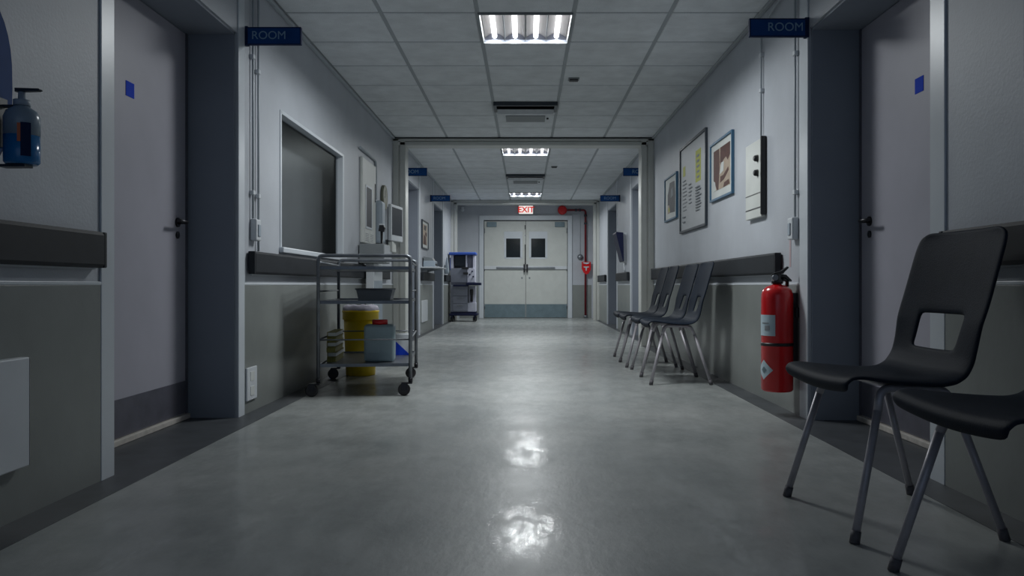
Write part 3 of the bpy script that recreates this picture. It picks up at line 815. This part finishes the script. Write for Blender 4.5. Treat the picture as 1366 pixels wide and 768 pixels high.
# yellow waste bin
bs = thing('waste_bin','tall yellow waste bin with white liner behind the trolley','bin',(-1.285,6.21,0))
mb=MB(); mb.lathe([(.108,0),(.113,.006),(.130,.44),(.128,.44),(.110,.012)],seg=36); mb.obj('body','yellow',bs)
mb=MB(); mb.lathe([(.131,.43),(.139,.435),(.139,.485),(.143,.49),(.143,.500),(.134,.505)],seg=36); mb.obj('rim','yellow',bs)
mb=MB(); seg=48; prev=None; rings=[]
for q,(rr,h) in enumerate([(.136,.500),(.140,.512),(.132,.535),(.105,.543),(.05,.530),(.0005,.527)]):
    rings.append([mb.bm.verts.new(((rr+.004*math.sin(7*a+q)*(rr>.01))*math.cos(a),(rr+.004*math.sin(5*a+q))*math.sin(a)*(1 if rr>.01 else 0),h+.006*math.sin(9*a+2*q)*(.02<rr<.138))) for a in [2*PI*i/seg for i in range(seg)]])
for a,b_ in zip(rings,rings[1:]):
    for i in range(seg):
        f=mb.bm.faces.new((a[i],a[(i+1)%seg],b_[(i+1)%seg],b_[i])); f.smooth=True
mb.obj('liner','bag',bs)

# ------------------------------------------------------------ left wall cluster Y 7.2-9
t = thing('wall_cabinet','pale wall cabinet with dark glass slot and notices, left wall','cabinet',(XL,7.63,1.12))
mb=MB(); mb.box(.0005,.028,-.33,.32,-.03,.76,bev=.008); mb.obj('body','offwhite',t)
mb=MB(); mb.box(.028,.031,-.18,.08,.13,.50); mb.obj('pane','screen',t)
mb=MB(); mb.box(.028,.034,-.20,-.18,.11,.52,bev=.002); mb.box(.028,.034,.08,.10,.11,.52,bev=.002); mb.box(.028,.034,-.18,.08,.50,.52,bev=.002); mb.box(.028,.034,-.18,.08,.11,.13,bev=.002); mb.obj('window_frame','trim',t)
for y0,y1,z0,z1 in ((-.24,-.02,-.02,.095),(.0,.2,-.02,.09)):
    mb=MB(); mb.box(.028,.0295,y0,y1,z0,z1,m='paper')
    for i in range(5): mb.box(.0295,.030,y0+.03,y1-.03,z0+.015+i*.016,z0+.021+i*.016,m='papergrey')
    mb.obj('notice','paper',t)
mb=MB(); mb.box(.028,.034,.26,.275,.40,.58); mb.obj('slot','black',t)
o = conduit([(XL+.014,7.25,1.95),(XL+.014,8.02,1.95),(XL+.014,8.02,1.56)],'bent grey conduit arching over the pale wall cabinet',[],XL,.013)
t = thing('towel_dispenser','pale blue rounded towel dispenser beside the wall cabinet, below the bent conduit','dispenser',(XL,8.06,1.12))
mb=MB(); mb.box(.0005,.085,-.085,.11,0,.43,bev=.03,seg=4); mb.obj('cover','palebl',t)
mb=MB(); mb.box(.01,.075,-.05,.08,-.006,.004); mb.obj('outlet','black',t)
# grey unit
t = thing('wall_unit','grey box-topped unit on a white pedestal, behind the trolley','unit',(XL,7.22,0))
mb=MB(); mb.box(.0105,.235,0,.33,.90,1.075,bev=.006); mb.obj('box','greybox',t)
mb=MB(); mb.box(.2355,.239,.02,.31,.91,1.065); mb.obj('side_panel','white',t)
mb=MB(); mb.box(.058,.13,.08,.52,.005,.90,bev=.004); mb.obj('pedestal','white',t)
mb=MB(); mb.box(.13,.134,.10,.50,.02,.74); mb.obj('pedestal_side','palebl',t)
t = thing('hand_scanner','black handheld device with white cap standing on the grey unit','device',(XL+.195,7.34,1.0755))
mb=MB(); mb.lathe([(.020,0),(.020,.004),(.011,.01),(.013,.12)],seg=16); mb.obj('grip','black',t)
mb=MB(); mb.prism([(-.028,.12),(.022,.112),(.032,.150),(.018,.175),(-.018,.175)],'y',-.02,.02); mb.obj('head','black',t)
mb=MB(); mb.box(-.022,.024,-.022,.022,.175,.188,bev=.004); mb.obj('cap','white',t)
# clock
t = thing('wall_clock','round olive-faced clock on the left wall, above the white-edged monitor','clock',(XL,8.47,1.63))
mb=MB(); mb.lathe([(.120,.0005),(.130,.004),(.130,.030),(.120,.034),(.112,.028)],(0,0,0),'x',seg=40); mb.obj('case','clockface',t)
mb=MB(); mb.lathe([(.113,.0285),(.113,.030)],(0,0,0),'x',seg=40); mb.obj('dial','clockface',t)
mb=MB(); mb.box(.030,.032,-.003,.003,-.01,.075); mb.obj('minute_hand','black',t)
mb=MB(); mb.box(.030,.032,-.05,.01,-.004,.004); mb.obj('hour_hand','black',t)
# monitor on left
t = thing('monitor','white-framed dark monitor on the left wall beside the first portal','monitor',(XL,8.80,1.18),0)
mb=MB(); mb.box(-.018,.018,-.215,.215,0,.395,bev=.008); c=mb.obj('casing','white',t,(.085,0,0),math.radians(-8))
mb=MB(); mb.box(.018,.0195,-.185,.185,.065,.365); mb.obj('screen','screen',t,(.085,0,0),math.radians(-8))
mb=MB(); mb.box(.0005,.030,-.205,.16,.01,.37,bev=.004); mb.box(.029,.072,-.05,.05,.12,.26,bev=.005); mb.obj('wall_mount','white',t)
mb=MB(); mb.box(.03,.075,-.16,.10,-.12,-.004,bev=.006); mb.obj('speaker_bar','offwhite',t); 
mb=MB(); mb.box(.0005,.03,-.03,.03,-.10,-.03); mb.obj('bar_mount','white',t)

# far left shelf unit beyond portal
t = thing('wall_shelf','thin pale shelf on the left far wall under the picture','shelf',(FL,11.75,.94))
mb=MB(); mb.box(.0005,.27,-.55,.45,0,.018,bev=.004); mb.obj('board','white',t)
for y in (-.4,.3):
    mb=MB(); mb.prism([(.0005,-.002),(.20,-.002),(.0005,-.045)],'y',y-.01,y+.01); mb.obj('bracket','steel',t)
t = thing('desk_printer','small grey device sitting on the pale shelf, left far wall','device',(FL+.11,11.55,.9585))
mb=MB(); mb.box(-.095,.075,-.15,.15,0,.09,bev=.012); mb.obj('body','palebl',t)
mb=MB(); mb.prism([(-.09,.09),(.05,.09),(.03,.13),(-.09,.15)],'y',-.13,.13); mb.obj('lid','greybox',t)
mb=MB(); mb.box(.075,.078,-.11,.11,.02,.05); mb.obj('slot','black',t)
# cone cup dispenser far left
t = thing('cup_dispenser','grey tapering wall cup dispenser left of the medical machine','dispenser',(FL,14.5,.90))
mb=MB(); mb.lathe([(.042,0),(.039,.06),(.028,.20),(.012,.29),(.005,.31)],(.05,0,0),seg=20); mb.obj('cone','palebl',t)
mb=MB(); mb.box(.0005,.03,-.02,.02,.02,.16); mb.obj('bracket','steel',t)

# right far monitor
t = thing('monitor','tilted navy screen with white bracket on the right far wall','monitor',(FR,11.75,1.02))
mb=MB(); mb.prism([(-.060,.03),(-.045,.02),(-.055,.44),(-.155,.45),(-.160,.43)],'y',-.22,.22); mb.obj('casing','navy',t)
mb=MB(); mb.prism([(-.046,.05),(-.0005,.0),(-.0005,.44),(-.056,.44)],'y',-.16,.16); mb.obj('bracket','white',t)
mb=MB(); mb.tube(arcpath([(-.03,-.10,.0),(-.03,-.10,-.06),(-.012,-.10,-.13)],.03),.01); mb.obj('cable','white',t)

# ------------------------------------------------------------ medical machine far left
t = thing('anaesthesia_machine','blue-topped grey and white medical machine on wheels near the exit door','medical machine',(-1.185,15.35,0))
mb=MB(); mb.box(-.27,.27,-.21,.21,.115,.155,bev=.012); mb.box(-.24,.24,-.18,.18,.155,.19); mb.obj('base','navy',t)
for sx in (-.22,.21):
    for sy in (-.16,.16):
        mb=MB(); mb.box(sx-.012,sx+.012,sy-.028,sy+.028,.06,.115,bev=.003); c=mb.obj('caster','navy',t)
        mb=MB(); mb.lathe([(.038,-.028),(.048,-.020),(.048,-.012),(.036,-.012)],(sx,sy,.048),'x',seg=20); mb.lathe([(.036,.012),(.048,.012),(.048,.020),(.038,.028)],(sx,sy,.048),'x',seg=20); mb.tube([(sx-.03,sy,.048),(sx+.03,sy,.048)],.01); mb.obj('wheel','black',c)
mb=MB(); mb.box(-.245,.085,-.18,.19,.19,.70,bev=.006); mb.obj('drawer_cabinet','machgrey',t)
for i in range(3):
    z=.205+i*.145; mb=MB(); mb.box(-.20,.075,-.192,-.18,z,z+.135,bev=.004); dr=mb.obj('drawer','machgrey',t)
    mb=MB(); mb.box(-.12,0,-.202,-.192,z+.10,z+.115,bev=.003); mb.obj('handle','steel',dr)
mb=MB(); mb.box(.085,.235,-.16,.19,.19,.36,bev=.004); mb.obj('side_cabinet','machwhite',t)
mb=MB(); mb.box(.10,.225,-.03,.19,.36,.68,bev=.004); mb.obj('back_column','machwhite',t)
mb=MB(); mb.lathe([(.025,.38),(.025,.50),(.03,.52),(.036,.60),(.03,.62)],(.155,-.09,0),seg=18); mb.obj('canister','black',t)
mb=MB(); mb.box(-.19,.10,-.24,-.10,.675,.705,bev=.006); mb.box(.06,.34,-.26,.0,.695,.745,bev=.01); mb.obj('worktop','navy',t)
mb=MB(); mb.box(-.245,.075,-.16,.19,.745,1.02,bev=.006); mb.obj('gas_block','machgrey',t)
mb=MB(); mb.box(-.235,.215,-.14,.18,.70,.75); mb.obj('deck','machgrey',t)
mb=MB(); mb.box(.075,.225,-.17,.19,.748,1.02,bev=.006); mb.obj('flow_panel','machwhite',t)
for (x,z) in ((.12,.90),(.17,.96),(.19,.86)):
    mb=MB(); mb.lathe([(.016,0),(.012,-.018)],(x,-.17,z),'y',seg=14); mb.obj('knob','navy',t)
mb=MB(); mb.box(-.245,-.19,-.13,.18,1.02,1.27,bev=.004); mb.box(.18,.225,-.13,.18,1.02,1.27,bev=.004); mb.box(-.19,.18,.10,.18,1.02,1.27); mb.box(.04,.07,-.13,.1,1.02,1.27,bev=.004); mb.obj('upper_frame','machwhite',t)
mb=MB(); mb.box(-.17,.035,-.12,.02,1.06,1.26,bev=.006); mb.obj('display','screen',t)
mb=MB(); mb.box(-.02,.10,-.19,-.14,1.00,1.04,bev=.006); mb.box(-.0,.09,-.18,-.16,.90,.94); mb.obj('connector_block','black',t)
mb=MB(); mb.box(-.275,.245,-.19,.20,1.27,1.325,bev=.02,seg=3); mb.obj('top_cap','cobalt',t)
mb=MB(); mb.box(-.262,-.246,-.12,.10,.98,1.22,bev=.004); mb.obj('side_fin','cobalt',t)

# ------------------------------------------------------------ end wall things
t = thing('exit_sign','lit white EXIT sign with red letters above the double door','exit sign',(.01,YE-.001,2.30))
mb=MB(); mb.box(-.16,.16,-.05,0,-.105,.085,bev=.006); mb.obj('housing','acgrey',t)
mb=MB(); mb.box(-.148,.148,-.053,-.05,-.095,.075); mb.obj('face','exitface',t)
text_mesh('lettering','EXIT',.168,'exitred',t,(0,-.0545,-.012),(PI/2,0,0),bold=.004)
t = thing('alarm_bell','round red alarm bell high on the end wall','alarm',(.78,YE,2.285))
mb=MB(); mb.lathe([(.05,-.0005),(.05,-.03)],(0,0,0),'y',seg=24); mb.obj('back_plate','dkred',t)
mb=MB(); mb.lathe([(.095,-.03),(.098,-.04),(.085,-.065),(.05,-.08),(.012,-.085)],(0,0,0),'y',seg=32); mb.obj('gong','red',t)
t = thing('standpipe','dark red pipe running from bell down to the floor beside the exit door','pipe',(1.27,YE-.045,0))
mb=MB(); mb.tube(arcpath([(-.39,0,2.285),(0,0,2.285),(0,0,.03)],.06),.022,seg=14); mb.obj('pipe','dkred',t)
for (x,z,ax) in ((-.20,2.285,'x'),(-.12,2.285,'x'),(0,2.17,'z'),(0,2.00,'z')):
    mb=MB()
    if ax=='x': mb.lathe([(.031,-.02),(.031,.02)],(x,0,z),'x',seg=16)
    else: mb.lathe([(.031,-.02),(.031,.02)],(x,0,z),'z',seg=16)
    mb.obj('coupling','darkfr',t)
mb=MB(); mb.lathe([(.038,.0),(.038,.05),(.028,.06)],seg=16); mb.obj('floor_valve','steel',t)
for z in (.9,1.7): mb=MB(); mb.box(-.02,.02,.015,.044,z-.01,z+.01); mb.obj('clip','darkfr',t)
t = thing('fire_call_point','red shield-shaped alarm box with white emblem on the red pipe','alarm',(1.275,YE-.069,1.04))
mb=MB(); mb.prism([(-.09,.15),(.10,.15),(.10,-.02),(.05,-.10),(-.0,-.12),(-.05,-.08),(-.09,-.0)],'y',-.06,0); mb.obj('body','red',t)
mb=MB(); mb.prism([(-.07,.135),(.08,.135),(.06,.115),(.01,.10),(-.05,.115)],'y',-.063,-.06); mb.prism([(-.05,.05),(.06,.05),(.06,.03),(.02,.025),(.01,-.04),(-.005,-.04),(-.012,.025),(-.05,.03)],'y',-.063,-.06); mb.obj('emblem','label',t)
t = thing('round_sensor','small silver dome with a thin cable beside the red pipe','sensor',(1.16,YE,1.29))
mb=MB(); mb.lathe([(.06,-.0005),(.062,-.02),(.05,-.05),(.025,-.065),(.004,-.068)],(0,0,0),'y',seg=24); mb.obj('dome','steel',t)
mb=MB(); mb.tube(arcpath([(0,-.009,.06),(0,-.009,.91),(-1.0,-.009,.91)],.03),.006,seg=8); mb.obj('cable','conduit',t)
t = thing('security_camera','tiny white dome camera high at left of the end wall','camera',(-1.33,YE,2.30))
mb=MB(); mb.box(-.03,.03,-.06,-.0005,.0,.05,bev=.006); mb.obj('mount','white',t)
mb=MB(); mb.lathe([(.045,.0),(.04,-.02),(.025,-.04),(.006,-.048)],(0,-.05,0),'z',seg=20); mb.obj('dome','white',t)

# ------------------------------------------------------------ near-left wall: blue plate and gel bottle
t = thing('dispenser_backplate','dark blue rounded wall plate behind the gel bottle, cut by left edge','wall plate',(XL,2.10,1.30))
mb=MB(); pts=[]
for i in range(40):
    a=2*PI*i/40; c,s_=math.cos(a),math.sin(a)
    pts.append((.235*math.copysign(abs(c)**.75,c),.26*math.copysign(abs(s_)**.75,s_)-.02))
mb.prism(pts,'x',.0005,.016); mb.obj('plate','bluesign',t)
mb=MB(); mb.prism([(p[0]*1.04,p[1]*1.04) for p in pts],'x',.0005,.010); mb.obj('rim','signedge',t)
t = thing('gel_bottle','clear pump bottle half full of blue gel on the near left wall','bottle',(-1.445,2.285,1.045))
mb=MB(); mb.lathe([(.040,0),(.046,.006),(.0465,.082)],seg=32); mb.obj('gel','blueliq',t)
mb=MB(); mb.lathe([(.0465,.0822),(.0465,.135),(.040,.152),(.024,.163),(.020,.168)],seg=32); mb.obj('bottle','clearpl',t)
mb=MB(); mb.lathe([(.022,.168),(.022,.185),(.010,.188),(.009,.208)],seg=20); mb.obj('pump','palebl',t)
mb=MB(); mb.prism([(-.016,.208),(.050,.210),(.056,.213),(.052,.217),(-.016,.219)],'y',-.008,.008); mb.obj('nozzle','darkfr',t)
r_=.0475
def bpatch(a0,a1,z0,z1,m,name):
    mb=MB(); rows=[]
    for i in range(9):
        a=a0+(a1-a0)*i/8; rows.append((mb.bm.verts.new((r_*math.cos(a),r_*math.sin(a),z0)),mb.bm.verts.new((r_*math.cos(a),r_*math.sin(a),z1))))
    for p,q in zip(rows,rows[1:]): mb.bm.faces.new((p[0],q[0],q[1],p[1]))
    o=mb.obj(name,m,t); md=o.modifiers.new('t','SOLIDIFY'); md.thickness=.0008
bpatch(math.radians(-62),math.radians(-30),.02,.115,'signedge','label'); bpatch(math.radians(-72),math.radians(-62),.06,.112,'orange','label_stripe')
mb=MB(); mb.box(-.058,-.02,-.012,.012,.165,.17); mb.box(-.058,-.054,-.02,.02,.05,.19); mb.box(-.058,.02,-.02,.02,-.008,-.0005); mb.obj('holder','darkfr',t)
# blue-edged board at the near right
t = thing('noticeboard','blue-edged board at upper right edge of the photo','board',(XR,2.02,1.55))
mb=MB(); mb.box(-.02,-.0005,-.32,.30,-.25,.45,bev=.004); mb.obj('frame','bluesign',t)
mb=MB(); mb.box(-.022,-.02,-.29,.27,-.22,.42); mb.obj('board_face','postergrey',t)

# ------------------------------------------------------------ light and camera
w = bpy.data.worlds.new('world'); SC.world = w; w.use_nodes=True
w.node_tree.nodes['Background'].inputs['Color'].default_value=(.55,.72,1.0,1)
w.node_tree.nodes['Background'].inputs['Strength'].default_value=.20

cam = bpy.data.cameras.new('camera'); co = bpy.data.objects.new('camera', cam); COL.objects.link(co)
co.location=(0,0,.70); co.rotation_euler=(PI/2,0,0)
cam.sensor_width=36; cam.lens=28.0; cam.shift_x=-18/1366; cam.shift_y=-4/1366; cam.clip_start=.05
SC.camera=co
SC.view_settings.view_transform='Standard'; SC.view_settings.look='None'
SC.view_settings.gamma=1; SC.view_settings.exposure=.68; SC.view_settings.use_curve_mapping=False
